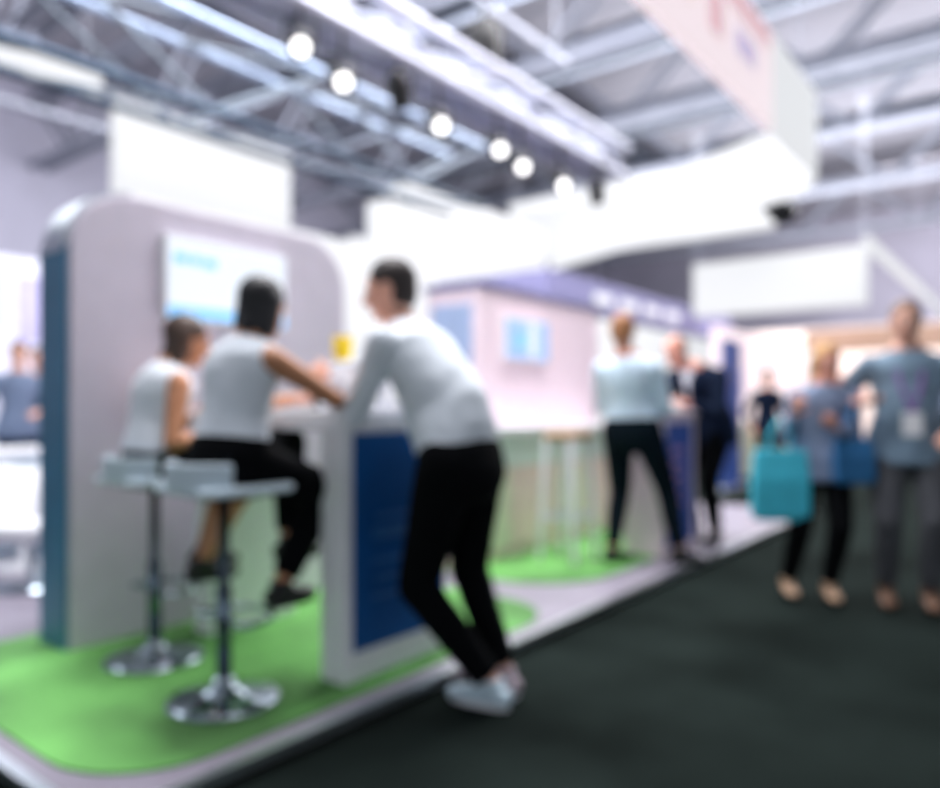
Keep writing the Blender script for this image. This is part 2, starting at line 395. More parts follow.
def person(label, P, N, face, Hc, hface, hands, feet, skin, shirt, lower, shoes, hair, hairstyle='short', s=1.0, w=1.0,
           sleeve='long', lowerkind='trousers', hem=-.06, vox=.0075, elbow_hint=None, knee_hint=None, palm=None, curl=.6,
           arm=(.29, .25), leg=(.43, .42), toes=None, group=None, collar=None, detail=True, belly=0.0, crop=.93):
    """P pelvis centre, N base of neck, Hc head centre; hands/feet = (left, right) wrists and ankles"""
    P, N, Hc = V(P), V(N), V(Hc); face = nrm(face); hface = nrm(hface)
    Rt = face.cross(UP).normalized()                       # the person's right
    base = V(((feet[0][0] + feet[1][0]) / 2, (feet[0][1] + feet[1][1]) / 2, min(feet[0][2], feet[1][2]) - .09 * s))
    t = empty('person', base, label, 'person', group)
    L = (N - P).length; up0 = UP * .55 + (N - P).normalized() * .45
    Cn = P + up0.normalized() * L * .5
    def sp(u):                                             # spine curve, u in fraction (may be < 0)
        if u < 0: return P + up0.normalized() * L * u
        return P * (1 - u) ** 2 + Cn * 2 * u * (1 - u) + N * u * u
    prof = [(-.20, .125, .095), (-.1, .168, .118), (.05, .170, .118), (.2, .155, .108 + belly * .6), (.36, .138, .100 + belly), (.52, .148, .108 + belly * .5),
            (.68, .162, .115), (.82, .168, .112), (.92, .150, .092), (1.0, .09, .072)]
    def torso(mb, u0, u1, ex, flat=1.0, flare=0):
        pts = []; rad = []
        for u, a, b_ in prof:
            if u < u0 - .001 or u > u1 + .001: continue
            k = flare * max(0, .35 - u)
            pts.append(sp(u)); rad.append((a * s * w + ex + k, b_ * s + ex + k * .7))
        mb.loft(pts, rad, Rt, 22, flat)
    spn = (sp(1) - sp(.85)).normalized()
    sh = [N - spn * .078 * s + Rt * sg * .168 * s * w for sg in (-1, 1)]
    hp = [P - UP * .03 * s + Rt * sg * .088 * s * w for sg in (-1, 1)]
    eh = elbow_hint or [V((0, 0, -1)) + Rt * sg * .5 - face * .3 for sg in (-1, 1)]
    kh = knee_hint or [face + Rt * sg * .08 for sg in (-1, 1)]
    el = []; wr = []; kn = []; an = []
    lg = leg if isinstance(leg[0], tuple) else (leg, leg)
    for i in (0, 1):
        e_, w_ = ik(sh[i], hands[i], arm[0] * s, arm[1] * s, eh[i]); el.append(e_); wr.append(w_)
        k_, a_ = ik(hp[i], feet[i], lg[i][0] * s, lg[i][1] * s, kh[i]); kn.append(k_); an.append(a_)
    toes = toes or [face, face]
    toes = [nrm(q) for q in toes]
    hr = hface.cross(UP).normalized(); hu = hr.cross(hface).normalized(); ax = (hr, hface, hu)
    # body: one continuous surface
    mb = MB(); torso(mb, -.1, 1.0, 0)
    mb.cap(N - spn * .03, Hc - hu * .06 * s - hface * .02 * s, .058 * s, .052 * s)
    mb.ball(Hc + hu * .02 * s - hface * .012 * s, .076 * s, .094 * s, .098 * s, ax)
    mb.ball(Hc - hu * .035 * s + hface * .022 * s, .060 * s, .066 * s, .082 * s, ax)
    mb.ball(Hc - hu * .092 * s + hface * .06 * s, .026 * s, .022 * s, .02 * s, ax)
    mb.cap(Hc + hface * .082 * s + hu * .012 * s, Hc + hface * .105 * s - hu * .026 * s, .009 * s, .014 * s)
    for sg in (-1, 1):
        mb.ball(Hc + hr * sg * .078 * s - hface * .005 * s, .009 * s, .02 * s, .032 * s, ax, 12, 8)
        mb.ball(Hc + hr * sg * .034 * s + hface * .074 * s + hu * .03 * s, .022 * s, .012 * s, .008 * s, ax, 12, 8)
    for i in (0, 1):
        sg = (-1, 1)[i]
        mb.cap(N - spn * .03, sh[i], .048 * s, .050 * s)
        mb.cap(sh[i], el[i], .052 * s, .038 * s); mb.cap(el[i], wr[i], .040 * s, .025 * s)
        n_ = palm[i] if palm else (V((0, 0, -1)) + Rt * -sg * .3)
        if detail: add_hand(mb, wr[i], (wr[i] - el[i]).normalized() * .8 + face * .15, n_, s, i == 1, curl)
        else: add_hand(mb, wr[i], (wr[i] - el[i]), n_, s * 1.05, i == 1, curl)
        mb.cap(hp[i], kn[i], .088 * s, .058 * s); mb.cap(kn[i], an[i], .058 * s, .038 * s)
        mb.cap(an[i] - UP * .03 * s, an[i] + toes[i] * .12 * s - UP * .055 * s, .036 * s, .028 * s)
    bd = build(mb, 'body', SKIN[skin], t, remesh=vox, sm=5)
    # clothing
    ex = .014
    mb = MB(); torso(mb, -.1 if hem < -.1 else .05, 1.0, ex, .25, .03 if hem < -.1 else 0)
    if hem < -.1:
        mb.loft([sp(.1), P + UP * hem], [(.19 * s * w, .145 * s), (.218 * s * w, .165 * s)], Rt, 22, .1)
    for i in (0, 1):
        mb.cap(N - spn * .038 * s, sh[i] if sleeve != 'none' else sh[i].lerp(N, .22), .057 * s, .060 * s, cap=.6 if sleeve != 'none' else .15)
        if sleeve == 'long':
            mb.cap(sh[i], el[i], .068 * s, .054 * s); mb.loft([el[i], wr[i].lerp(el[i], .1)], [(.054 * s,) * 2, (.038 * s,) * 2], None, 16, .1)
        if sleeve == 'short':
            mb.cap(sh[i], el[i].lerp(sh[i], .25), .066 * s, .064 * s, cap=.4)
        if sleeve == 'rolled':
            mb.cap(sh[i], el[i], .068 * s, .055 * s); mb.cap(el[i], el[i].lerp(wr[i], .35), .055 * s, .05 * s, cap=.1)
    build(mb, 'jacket' if collar == 'suit' else ('sleeveless_top' if sleeve == 'none' else 'shirt'), shirt, t, remesh=.009, sm=4, wrinkle=.012)
    mb = MB()
    for i in (0, 1): mb.loft([N - spn * .02, N + spn * .018 + face * .004], [(.078 * s, .075 * s), (.066 * s, .066 * s)], Rt, 20, .1)
    if sleeve != 'none':
        cm = M_white if collar == 'suit' else shirt
        build(mb, 'collar', cm, t, True)
    mb = MB()
    if lowerkind == 'trousers':
        torso(mb, -.1, .05, .004 if hem < -.1 else .022, .9)
        for i in (0, 1):
            c = kn[i] + (an[i] - kn[i]) * crop
            mb.cap(hp[i] + UP * .02, kn[i], .108 * s * (.3 + .7 * w), .076 * s); mb.loft([kn[i], kn[i].lerp(an[i], .4), c], [(.076 * s,) * 2, (.070 * s,) * 2, (.055 * s,) * 2], face, 16, .1)
    else:
        torso(mb, -.2, .21, .008, .3)
        for i in (0, 1): mb.cap(hp[i] + UP * .01, hp[i].lerp(kn[i], .92), .105 * s, .085 * s, cap=.3)
        mb.cap((hp[0] + hp[1]) / 2, (kn[0] + kn[1]) / 2 * .9 + P * .1, .09 * s, .08 * s, cap=.3)
    build(mb, lowerkind, lower, t, remesh=.009, sm=4, wrinkle=.008)
    for i in (0, 1):
        mb = MB(); f = toes[i]; a = an[i]; sd = f.cross(UP)
        z = a.z - .075 * s
        g0 = V((a.x, a.y, z))
        mb.loft([g0 - f * .055 * s + UP * .03, g0 + f * .02 * s + UP * .034, g0 + f * .11 * s + UP * .022, g0 + f * .17 * s + UP * .014],
                [(.036 * s, .034 * s), (.040 * s, .042 * s), (.045 * s, .03 * s), (.035 * s, .02 * s)], sd, 16, .8)
        mb.cap(a - UP * .02, a + UP * .012, .046 * s, .048 * s, cap=.2)
        sh_ = build(mb, 'shoe', shoes[i] if isinstance(shoes, (list, tuple)) else shoes, t, remesh=.007, sm=3)
        sl = MB(); poly = []
        for k in range(20):
            th = 2 * math.pi * k / 20; px = .128 * s * math.cos(th); py = (.043 if px > 0 else .037) * s * math.sin(th)
            q = g0 + f * (.055 * s + px) + sd * py; poly.append((q.x, q.y))
        sl.prism(poly, z - .014, z + .006)
        build(sl, 'sole', M_white if shoes in WH or (isinstance(shoes, (list, tuple))) else M_black, sh_)
    # hair
    mb = MB()
    mb.ball(Hc + hu * .036 * s - hface * .026 * s, .084 * s, .098 * s, .096 * s, ax)
    mb.ball(Hc - hu * .01 * s - hface * .045 * s, .078 * s, .068 * s, .085 * s, ax)
    if hairstyle == 'bun':
        mb.ball(Hc + hu * .05 * s - hface * .115 * s, .045 * s, .04 * s, .045 * s, ax)
        mb.cap(Hc - hface * .06 * s, Hc - hface * .05 * s - hu * .1 * s, .075 * s, .05 * s)
    if hairstyle == 'bob':
        for sg in (-1, 0, 1):
            mb.cap(Hc + hr * sg * .045 * s - hface * .035 * s + hu * .02 * s, Hc + hr * sg * .055 * s - hface * (.035 if sg else .07) * s - hu * .095 * s, .056 * s, .042 * s)
        mb.ball(Hc + hu * .04 * s - hface * .03 * s, .088 * s, .102 * s, .092 * s, ax)
    if hairstyle == 'long':
        for sg in (-1, 0, 1):
            mb.cap(Hc + hr * sg * .05 * s - hface * .04 * s, Hc + hr * sg * .062 * s - hface * (.04 if sg else .075) * s - hu * .19 * s, .05 * s, .03 * s)
    if hairstyle == 'tail':
        mb.cap(Hc - hface * .1 * s + hu * .03 * s, Hc - hface * .13 * s - hu * .16 * s, .035 * s, .018 * s)
    if hairstyle == 'thin':
        mb = MB(); mb.ball(Hc + hu * .022 * s - hface * .03 * s, .081 * s, .092 * s, .092 * s, ax)
    build(mb, 'hair', hair, t, remesh=.008, sm=2, wrinkle=.006)
    if detail:
        for sg in (-1, 1):
            ec = Hc + hr * sg * .031 * s + hface * .079 * s + hu * .012 * s
            eo = build(MB().ball(ec, .013 * s, .010 * s, .0068 * s, ax, 12, 8), 'eye', M_eye, t, True)
            build(MB().ball(ec + hface * .0075 * s, .0055 * s, .004 * s, .0055 * s, ax, 10, 6), 'iris', M_iris, eo, True)
        build(MB().loft([Hc + hface * .080 * s - hu * .056 * s - hr * .022 * s, Hc + hface * .088 * s - hu * .056 * s, Hc + hface * .080 * s - hu * .056 * s + hr * .022 * s],
                        [(.003, .003), (.008, .006), (.003, .003)], hu, 10), 'lips', M_lip, t, True)
    return dict(root=t, wr=wr, el=el, sh=sh, kn=kn, an=an, N=N, P=P, Rt=Rt, face=face)
WH = []
C_white = mat('white cotton', hexc(226, 234, 242), .8, var=.04, sheen=.1)
C_whiteblue = mat('pale blue cotton', hexc(196, 216, 232), .8, var=.06, sheen=.1)
C_black = mat('black cloth', hexc(6, 8, 11), .95, spec=.1, var=.1)
C_navy = mat('navy cloth', hexc(16, 28, 50), .9, spec=.15, var=.1)
C_dkteal = mat('dark teal cloth', hexc(10, 22, 30), .95, spec=.1, var=.1)
C_denim = mat('denim blue cotton', hexc(120, 136, 164), .8, var=.12)
C_steel = mat('slate blue cotton', hexc(116, 140, 160), .8, var=.12)
C_grey = mat('charcoal grey cloth', hexc(70, 72, 78), .85, var=.1)
S_white = mat('white sneaker leather', hexc(206, 228, 240), .5, var=.03)
S_pink = mat('greyish pink sneaker', hexc(176, 160, 170), .6, var=.05)
S_black = mat('black shoe leather', hexc(16, 16, 18), .4)
S_tan = mat('tan shoe leather', hexc(186, 152, 124), .5)
S_brown = mat('brown shoe leather', hexc(112, 78, 56), .5)
H_black = mat('black hair', hexc(20, 20, 26), .55); H_brown = mat('brown hair', hexc(74, 56, 46), .55)
H_dark = mat('dark brown hair', hexc(48, 38, 36), .55); H_blond = mat('honey blond hair', hexc(196, 150, 92), .55)
H_red = mat('ginger hair', hexc(160, 108, 70), .55); H_grey = mat('grey brown hair', hexc(120, 96, 84), .6)
WH += [S_white, S_pink]

# man leaning on the bar table, seen from behind
man = person('man in a white shirt and black trousers leaning on the bar table, legs crossed',
       P=(2.29, 1.81, .945), N=(2.26, 2.10, 1.455), face=(-.12, 1, 0), Hc=(2.245, 2.16, 1.635), hface=(-.55, .75, -.22),
       hands=[(2.10, 2.42, 1.185), (2.315, 2.61, 1.315)], feet=[(2.335, 1.70, .092), (2.47, 1.74, .092)], skin='fair skin',
       shirt=C_white, lower=C_black, shoes=[S_white, S_pink], hair=H_dark, s=1.05, w=1.13, belly=.05, sleeve='long', hem=-.06,
       leg=((.455, .445), (.415, .405)), knee_hint=[V((-.45, 1, 0)), V((.1, 1, 0))], palm=[V((0, 0, -1)), V((.61, -.79, 0))],
       elbow_hint=[V((-.2, -.5, -1)), V((.3, .1, -1))], toes=[V((-.12, 1, 0)), V((.1, 1, 0))], curl=.55)
# yellow card held up over the table
# woman with black hair on the near stool
w1 = person('woman with black hair and white sleeveless top seated on the near stool',
       P=(1.665, 2.42, .965), N=(1.755, 2.425, 1.40), face=(1, .08, 0), Hc=(1.82, 2.42, 1.535), hface=(1, .25, -.25),
       hands=[(2.14, 2.62, 1.19), (2.125, 2.36, 1.19)], feet=[(2.02, 2.52, .60), (1.87, 2.38, .46)], skin='tan skin',
       shirt=C_white, lower=C_black, shoes=S_black, hair=H_black, hairstyle='bob', s=.97, w=.95, sleeve='none',
       palm=[V((0, 0, -1)), V((0, 0, -1))], crop=.9, hem=-.06, elbow_hint=[V((0, .8, -1)), V((0, -.9, -.4))], curl=.4)
w2 = person('woman with brown hair and white sleeveless top seated nearest the partition',
       P=(1.72, 3.06, .945), N=(1.80, 3.06, 1.325), face=(1, -.15, 0), Hc=(1.875, 3.03, 1.445), hface=(1, -.45, -.3),
       hands=[(2.07, 3.12, 1.185), (1.90, 2.92, 1.03)], feet=[(1.98, 3.08, .50), (1.90, 2.97, .47)], skin='tan skin',
       shirt=C_white, lower=C_black, shoes=S_black, hair=H_brown, hairstyle='bob', s=.93, w=.95, sleeve='none', lowerkind='skirt',
       palm=[V((0, 0, -1)), V((0, 0, -1))], hem=-.06, elbow_hint=[V((0, .8, -1)), V((-.6, -.4, -1))], curl=.4)
m2 = person('man in a pale shirt and dark trousers standing with his back turned at the kiosk',
       P=(4.86, 2.32, 1.0), N=(4.82, 2.34, 1.50), face=(.9, .15, 0), Hc=(4.83, 2.37, 1.68), hface=(.9, .1, -.25),
       hands=[(5.14, 2.46, 1.19), (5.14, 2.26, 1.19)], feet=[(4.80, 2.44, .155), (5.05, 2.05, .155)], skin='pink skin',
       shirt=C_whiteblue, lower=C_dkteal, shoes=S_black, hair=H_red, s=1.03, w=1.08, sleeve='long', vox=.009,
       elbow_hint=[V((0, .4, -1)), V((0, -.35, -1))], toes=[V((1, -.4, 0)), V((.8, -.6, 0))], hem=-.06)
m3 = person('man in a navy suit bending over the kiosk from its far side',
       P=(6.06, 2.22, 1.02), N=(5.86, 2.27, 1.47), face=(-1, .2, 0), Hc=(5.73, 2.36, 1.60), hface=(-.95, .1, -.35),
       hands=[(5.66, 2.24, 1.19), (5.62, 2.44, 1.19)], feet=[(6.02, 2.14, .155), (6.16, 2.36, .155)], skin='pink skin',
       shirt=C_navy, lower=C_black, shoes=S_black, hair=H_grey, hairstyle='thin', s=1.05, w=1.2, collar='suit', hem=-.16, vox=.009)
w3 = person('blond woman in a blue shirt and black trousers walking with a turquoise tote',
       P=(4.88, 1.09, .84), N=(4.87, 1.07, 1.285), face=(-.85, -.45, 0), Hc=(4.86, 1.05, 1.425), hface=(-.75, -.55, -.2),
       hands=[(4.69, .97, 1.04), (4.68, 1.19, 1.12)], feet=[(4.85, 1.04, .095), (4.83, 1.27, .095)], skin='pink skin',
       shirt=C_denim, lower=C_black, shoes=S_tan, hair=H_blond, hairstyle='long', s=.90, w=1.0, hem=-.12, vox=.008,
       leg=(.43, .42), palm=[V((0, 0, 1)), V((1, 0, 0))], elbow_hint=[V((.3, -.2, -1)), V((.1, .2, -1))])
m4 = person('stout man in slate blue shirt, grey trousers and purple lanyard walking at right',
       P=(5.05, .66, .95), N=(5.03, .66, 1.48), face=(-.9, -.25, 0), Hc=(5.0, .66, 1.65), hface=(-.9, -.1, -.15),
       hands=[(4.9, .42, 1.02), (4.84, .86, 1.18)], feet=[(5.02, .54, .095), (4.98, .76, .095)], skin='fair skin',
       shirt=C_steel, lower=C_grey, shoes=S_brown, hair=H_grey, hairstyle='short', s=1.02, w=1.12, sleeve='rolled', hem=-.12, belly=.05, vox=.008,
       palm=[V((1, 0, 0)), V((0, 0, 1))], elbow_hint=[V((.4, -.8, -1)), V((.2, .9, -.9))])

q = m3; N_, f_, R_ = q['N'], q['face'], q['Rt']
lp = MB(); dn = (q['P'] - q['N']).normalized()
for sg in (-1, 1):
    lp.loft([N_ + R_ * sg * .06 + f_ * .06 + dn * .01, N_ + R_ * sg * .055 + f_ * .155 + dn * .14, N_ + R_ * sg * .01 + f_ * .17 + dn * .30], [(.022, .006), (.034, .006), (.012, .006)], R_, 10, .3)
build(lp, 'lapels', C_navy, q['root'], True)
build(MB().loft([N_ + f_ * .085 + dn * .02, N_ + f_ * .145 + dn * .14, N_ + f_ * .158 + dn * .28], [(.05, .012), (.04, .008), (.012, .006)], R_, 12, .3), 'shirt_front', C_white, q['root'], True)
# things worn or held
r = m4['root']; N = m4['N']; f = m4['face']; Rt = m4['Rt']
ln = MB(); M_lany = mat('purple ribbon', hexc(120, 84, 150), .7)
for sg in (-1, 1):
    ln.loft([N + Rt * sg * .07 + V((0, 0, .02)), N + Rt * sg * .075 + f * .085 - V((0, 0, .06)), N + Rt * sg * .045 + f * .165 - V((0, 0, .22)), N + f * .20 - V((0, 0, .36))],
            [(.011, .003)] * 4, Rt, 8)
lan = empty('lanyard', r.location.copy(), 'purple lanyard with white badge hanging on the stout man at right', 'lanyard')
build(ln, 'ribbon', M_lany, lan, True)
bc = N + f * .205 - V((0, 0, .42))
bm_ = MB().add([bc + Rt * a + UP * c + f * d_ for d_ in (-.002, .002) for a, c in ((-.05, -.065), (.05, -.065), (.05, .065), (-.05, .065))],
               [(0, 3, 2, 1), (4, 5, 6, 7), (0, 1, 5, 4), (1, 2, 6, 5), (2, 3, 7, 6), (3, 0, 4, 7)])
build(bm_, 'badge', M_white, lan)

def tote(top, wide, tall, deep, m, label, dirv):
    top = V(top); dv = nrm(dirv); nv = dv.cross(UP)
    t = empty('tote_bag', top - UP * (tall + .2), label, 'bag')
    mb = MB(); zs = [(0, .86), (.1, 1.0), (.6, 1.0), (1.0, .92)]
    vs = []; n = 0
    for u, k in zs:
        for a, b_ in ((-1, -1), (1, -1), (1, 1), (-1, 1)):
            vs.append(top - UP * (tall * (1 - u) + .2) + dv * a * wide / 2 * k + nv * b_ * deep / 2 * (k if u < .9 else .5))
    fs = [(3, 2, 1, 0), (12, 13, 14, 15)]
    for i in range(3):
        for j in range(4): fs.append((i * 4 + j, i * 4 + (j + 1) % 4, i * 4 + 4 + (j + 1) % 4, i * 4 + 4 + j))
    mb.add(vs, fs)
    build(mb, 'bag_body', m, t, bevel=.01)
    for sg in (-1, 1):
        c = top - UP * .2 + nv * sg * deep * .22
        build(MB().loft([c - dv * wide * .22 - UP * .04, c - dv * wide * .17 + UP * .1, top + nv * sg * .006, c + dv * wide * .17 + UP * .1, c + dv * wide * .22 - UP * .04],
                        [(.012, .003)] * 5, nv, 8), 'handle', m, t, True)
    return t
tote((4.66, 1.27, 1.10), .32, .42, .10, mat('turquoise canvas', hexc(60, 182, 206), .8, var=.08), 'turquoise tote bag carried by the blond woman', (.45, -.8, 0))
tote((4.80, .90, 1.17), .22, .26, .09, mat('bright blue canvas', hexc(36, 104, 156), .8, var=.08), 'bright blue bag held between the blond woman and the stout man', (.5, -.8, 0))

yc = V(man['wr'][1])
ycard = MB(); c = V((2.365, 2.565, 1.42))
ycard.loft([c - UP * .05, c + UP * .05], [(.040, .040), (.046, .046)], None, 24, 0)
cup = empty('cup', c - UP * .05, 'yellow cup held up over the bar table', 'cup')
build(ycard, 'cup_body', M_yellow, cup, True)
build(MB().loft([c + UP * .05, c + UP * .058], [(.048, .048), (.046, .046)], None, 24, 0), 'lid', M_yellow, cup)
# wristwatch on the leaning man's left wrist
wl = man['wr'][0]; wd = (man['el'][0] - wl).normalized()
tag(build(MB().cap(wl + wd * .02, wl + wd * .055, .045, .046, cap=.1), 'wristwatch', M_black, None, True), 'black wristwatch on the leaning man by the table', 'watch')


# ------------------------------------------------------------------ steel and rig overhead
def truss(name, p, q, hgt, wid, r, m, label, cat, group=None, step=.6, mtop=None, mlow=None, mbr=None):
    p, q = V(p), V(q); d = (q - p).normalized(); sd = d.cross(UP)
    t = empty(name, p, label, cat, group)
    for z, sg in ((0, -1), (0, 1), (hgt, -1), (hgt, 1)):
        mm = (mtop if z else mlow) or m
        build(MB().tube(p + sd * sg * wid / 2 + UP * z, q + sd * sg * wid / 2 + UP * z, r, n=8), 'chord', mm, t)
    L = (q - p).length; n = max(2, int(L / step)); br = MB()
    for i in range(n):
        a, b_ = p + d * L * i / n, p + d * L * (i + 1) / n
        for sg in (-1, 1):
            o_ = sd * sg * wid / 2
            if i % 2: br.tube(a + o_, b_ + o_ + UP * hgt, r * .6, n=6)
            else: br.tube(a + o_ + UP * hgt, b_ + o_, r * .6, n=6)
        br.tube(a - sd * wid / 2 + UP * hgt, b_ + sd * wid / 2 + UP * hgt, r * .6, n=6)
        br.tube(a - sd * wid / 2, b_ + sd * wid / 2, r * .6, n=6)
    build(br, 'bracing', mbr or m, t)
    return t
M_brace = mat('dull teal grey steel', hexc(128, 140, 152), .5, .2)
truss('lighting_truss', (-2.5, 5.3, 3.42), (6.8, 5.3, 3.42), .68, .5, .035, M_trusswhite, 'long truss with dark lower rails hung above the bright panel at left', 'truss', mtop=M_trussblue, mlow=M_darkmetal, mbr=M_brace, step=1.1)
truss('lighting_truss', (2.2, 4.0, 3.78), (7.9, 4.0, 3.78), .34, .34, .05, M_trusswhite, 'thick pale truss carrying the row of spotlights over the stand', 'truss', step=.8)
bx = empty('truss_board', (5, 4.0, 3.8), 'pale flat board along the truss of spotlights', 'board')
build(MB().box(2.2, 7.9, 3.86, 4.14, 3.80, 3.84), 'board', M_trusswhite, bx)  # plain board added so the truss looks like a solid band

lampno = ['first spotlight from the left on the pale truss, glowing large', 'second spotlight from the left on the pale truss', 'third spotlight from the left on the pale truss, dim', 'fourth spotlight from the left on the pale truss',
          'fifth spotlight from the left on the pale truss', 'sixth spotlight from the left on the pale truss', 'seventh spotlight from the left on the pale truss', 'last dark spotlight at the right end of the pale truss']
M_off = mat('unlit lens', hexc(60, 64, 74), .2)
def spotlight(x, y, z, top, label, aim, lens, power, group='spotlights on the truss', k=1.0):
    t = empty('spotlight', (x, y, z), label, 'spotlight', group)
    c = V((x, y, z)); d = nrm(aim)
    build(MB().loft([c - d * .13 * k, c - d * .05 * k, c + d * .10 * k], [(.05 * k,) * 2, (.08 * k,) * 2, (.085 * k,) * 2], None, 18, .3), 'lamp_housing', M_black, t, True)
    build(MB().loft([c + d * .105 * k, c + d * .128 * k], [(.055 * k,) * 2, (.053 * k,) * 2], None, 18, 0), 'lens', lens, t)
    yk = MB(); sd = d.cross(UP).normalized()
    for sg in (-1, 1): yk.cap(c + sd * sg * .095 * k, c + sd * sg * .095 * k + UP * .13 * k, .009 * k)
    yk.cap(c - sd * .095 * k + UP * .13 * k, c + sd * .095 * k + UP * .13 * k, .009 * k); yk.cap(c + UP * .13 * k, (x, y, top), .014 * k)
    build(yk, 'yoke', M_black, t, True)
    if power:
        L = bpy.data.lights.new('spot_beam', 'SPOT'); L.energy = power; L.spot_size = 1.2; L.spot_blend = .8; L.shadow_soft_size = .07
        lo = bpy.data.objects.new('spot_beam', L); C.objects.link(lo); lo.location = d * .16 * k
        lo.rotation_euler = d.to_track_quat('-Z', 'Y').to_euler(); lo.parent = t
    return t
for i, (x, z, on) in enumerate(((3.3, 3.62, 1), (3.68, 3.52, 1), (4.28, 3.62, 0), (4.75, 3.53, 1), (5.58, 3.56, 1), (5.95, 3.50, 1), (6.7, 3.50, 1), (7.5, 3.56, 0))):
    spotlight(x * .957, 3.83, 1.15 + (z - 1.15) * .957, 3.78, lampno[i], (-.45, -.62, -.62) if on else (.6, .3, -.8), M_lamp if on else M_off, 35 if on else 0, k=1.0)
spotlight(6.6, 4.9, 5.1, 5.6, 'dark lamp hanging high above the pale truss', (.3, .3, -1), M_off, 0, None, 2.0)
build_pipe = MB().cap((5.2, 4.9, 5.6), (8.4, 4.9, 5.6), .03).cap((5.5, 4.9, 5.6), (5.5, 4.9, 9), .01).cap((8.1, 4.9, 5.6), (8.1, 4.9, 9), .01)
tag(build(build_pipe, 'rigging_pipe', M_girder, None, True), 'short grey pipe holding the dark lamp high above the pale truss', 'pipe')
spotlight(2.2, 8.6, 3.05, 3.42, 'lamp glowing at far left beside the rounded partition', (.35, -.9, -.2), M_lamp, 0, 'lamps at the far left', 1.7)
spotlight(2.35, 8.4, 3.75, 4.3, 'dark lamp hanging at far left above the glowing one', (-.5, .3, -.8), M_off, 0, 'lamps at the far left', 1.7)
tag(build(MB().cap((.6, 8.6, 4.3), (6, 8.4, 4.3), .04).cap((2.2, 8.6, 4.3), (2.2, 8.6, 3.4), .02), 'rigging_pipe', M_girder, None, True), 'long grey pipe over the far left booths', 'pipe')
spotlight(10.9, 3.0, 3.95, 4.5, 'dark lamp beside the rounded corner of the hanging banner', (.4, -.6, -.7), M_off, 0, 'lamps beyond the banner', 2.0)

# deep roof girders across the hall and ducts
for i, X in enumerate((4.6, 7.4, 10.0, 12.9, 16.0, 20.0, 25.0)):
    ordn = ['nearest', 'second', 'third', 'fourth', 'fifth', 'sixth', 'farthest'][i]
    truss('roof_girder', (X, -12, 6.55), (X, 17.9, 6.55), 1.5, .3, .09, M_girder, ordn + ' grey roof girder running across the hall ceiling', 'girder', 'roof girders', step=1.6, mlow=M_girder)
for Y, z, rr, lab in ((9.2, 8.35, .28, 'dark duct under the roof at left'), (.2, 8.35, .28, 'dark duct under the roof nearest the camera'), (-4, 8.35, .28, 'dark duct under the roof at far right')):
    tag(build(MB().tube((-6, Y, z), (30, Y, z), rr, n=16), 'air_duct', M_duct, None, True), lab, 'duct')
for i, X in enumerate((8.7, 11.5, 15.0, 18.0)):
    ordn = ['first', 'second', 'third', 'last'][i]
    tag(build(MB().box(X - .28, X + .28, -10, 16, 7.15, 7.5), 'cable_tray', M_duct), ordn + ' dark cable tray crossing under the roof counted from the camera', 'cable tray', 'cable trays')
    tag(build(MB().box(X + .55, X + .7, -10, 16, 7.3, 7.4), 'light_strip', mat('dim strip light', hexc(210, 220, 240), .4, emit=.3, ecol=hexc(210, 220, 240))), ordn + ' pale strip beside a cable tray under the roof, counted from the camera', 'strip light', 'strip lights')

# hanging banner ring over the stand
def band(path, z0, z1, th):
    mb = MB(); n = len(path); vs = []
    for i, (x, y) in enumerate(path):
        a = V(path[max(0, i - 1)]); b_ = V(path[min(n - 1, i + 1)]); d = (b_ - a).normalized(); nn = V((-d.y, d.x))
        for k in (-.5, .5):
            for z in (z0, z1): vs.append((x + nn.x * th * k, y + nn.y * th * k, z))
    fs = []
    for i in range(n - 1):
        a, b_ = i * 4, i * 4 + 4
        fs += [(a, b_, b_ + 1, a + 1), (a + 2, a + 3, b_ + 3, b_ + 2), (a, a + 2, b_ + 2, b_), (a + 1, b_ + 1, b_ + 3, a + 3)]
    fs += [(0, 1, 3, 2), (n * 4 - 4, n * 4 - 2, n * 4 - 1, n * 4 - 3)]
    return mb.add(vs, fs)
hb = empty('hanging_banner', (8, 3, 3.66), 'huge white hanging banner with a rounded corner above the stand at right', 'banner')
cor = []
P0, P1, P2 = V((8.5, 2.0)), V((9.3, 2.0)), V((9.65, 2.95))
for k in range(13):
    u = k / 12; q = P0 * (1 - u) ** 2 + P1 * 2 * u * (1 - u) + P2 * u * u; cor.append((q.x, q.y))
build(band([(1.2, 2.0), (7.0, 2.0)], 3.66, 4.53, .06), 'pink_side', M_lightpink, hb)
build(band([(7.0, 2.0)] + cor + [(11.75, 7.2)], 3.66, 4.53, .06), 'white_side', M_light, hb)  # cloth brightened by emission instead of by the lamps below it
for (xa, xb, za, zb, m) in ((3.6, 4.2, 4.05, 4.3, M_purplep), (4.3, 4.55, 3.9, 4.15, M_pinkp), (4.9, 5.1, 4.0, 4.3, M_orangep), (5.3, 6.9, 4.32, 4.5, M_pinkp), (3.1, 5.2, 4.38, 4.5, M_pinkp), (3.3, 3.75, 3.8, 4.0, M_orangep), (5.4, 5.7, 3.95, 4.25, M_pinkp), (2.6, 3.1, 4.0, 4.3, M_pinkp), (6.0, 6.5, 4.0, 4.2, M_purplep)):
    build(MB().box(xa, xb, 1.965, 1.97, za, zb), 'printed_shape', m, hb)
cb = MB()
for x, y in ((2, 2.0), (5, 2.0), (8, 2.0), (11.4, 6.8)): cb.tube((x, y, 4.53), (x, y, 9), .008, n=6)
build(cb, 'hanging_cables', M_girder, hb)

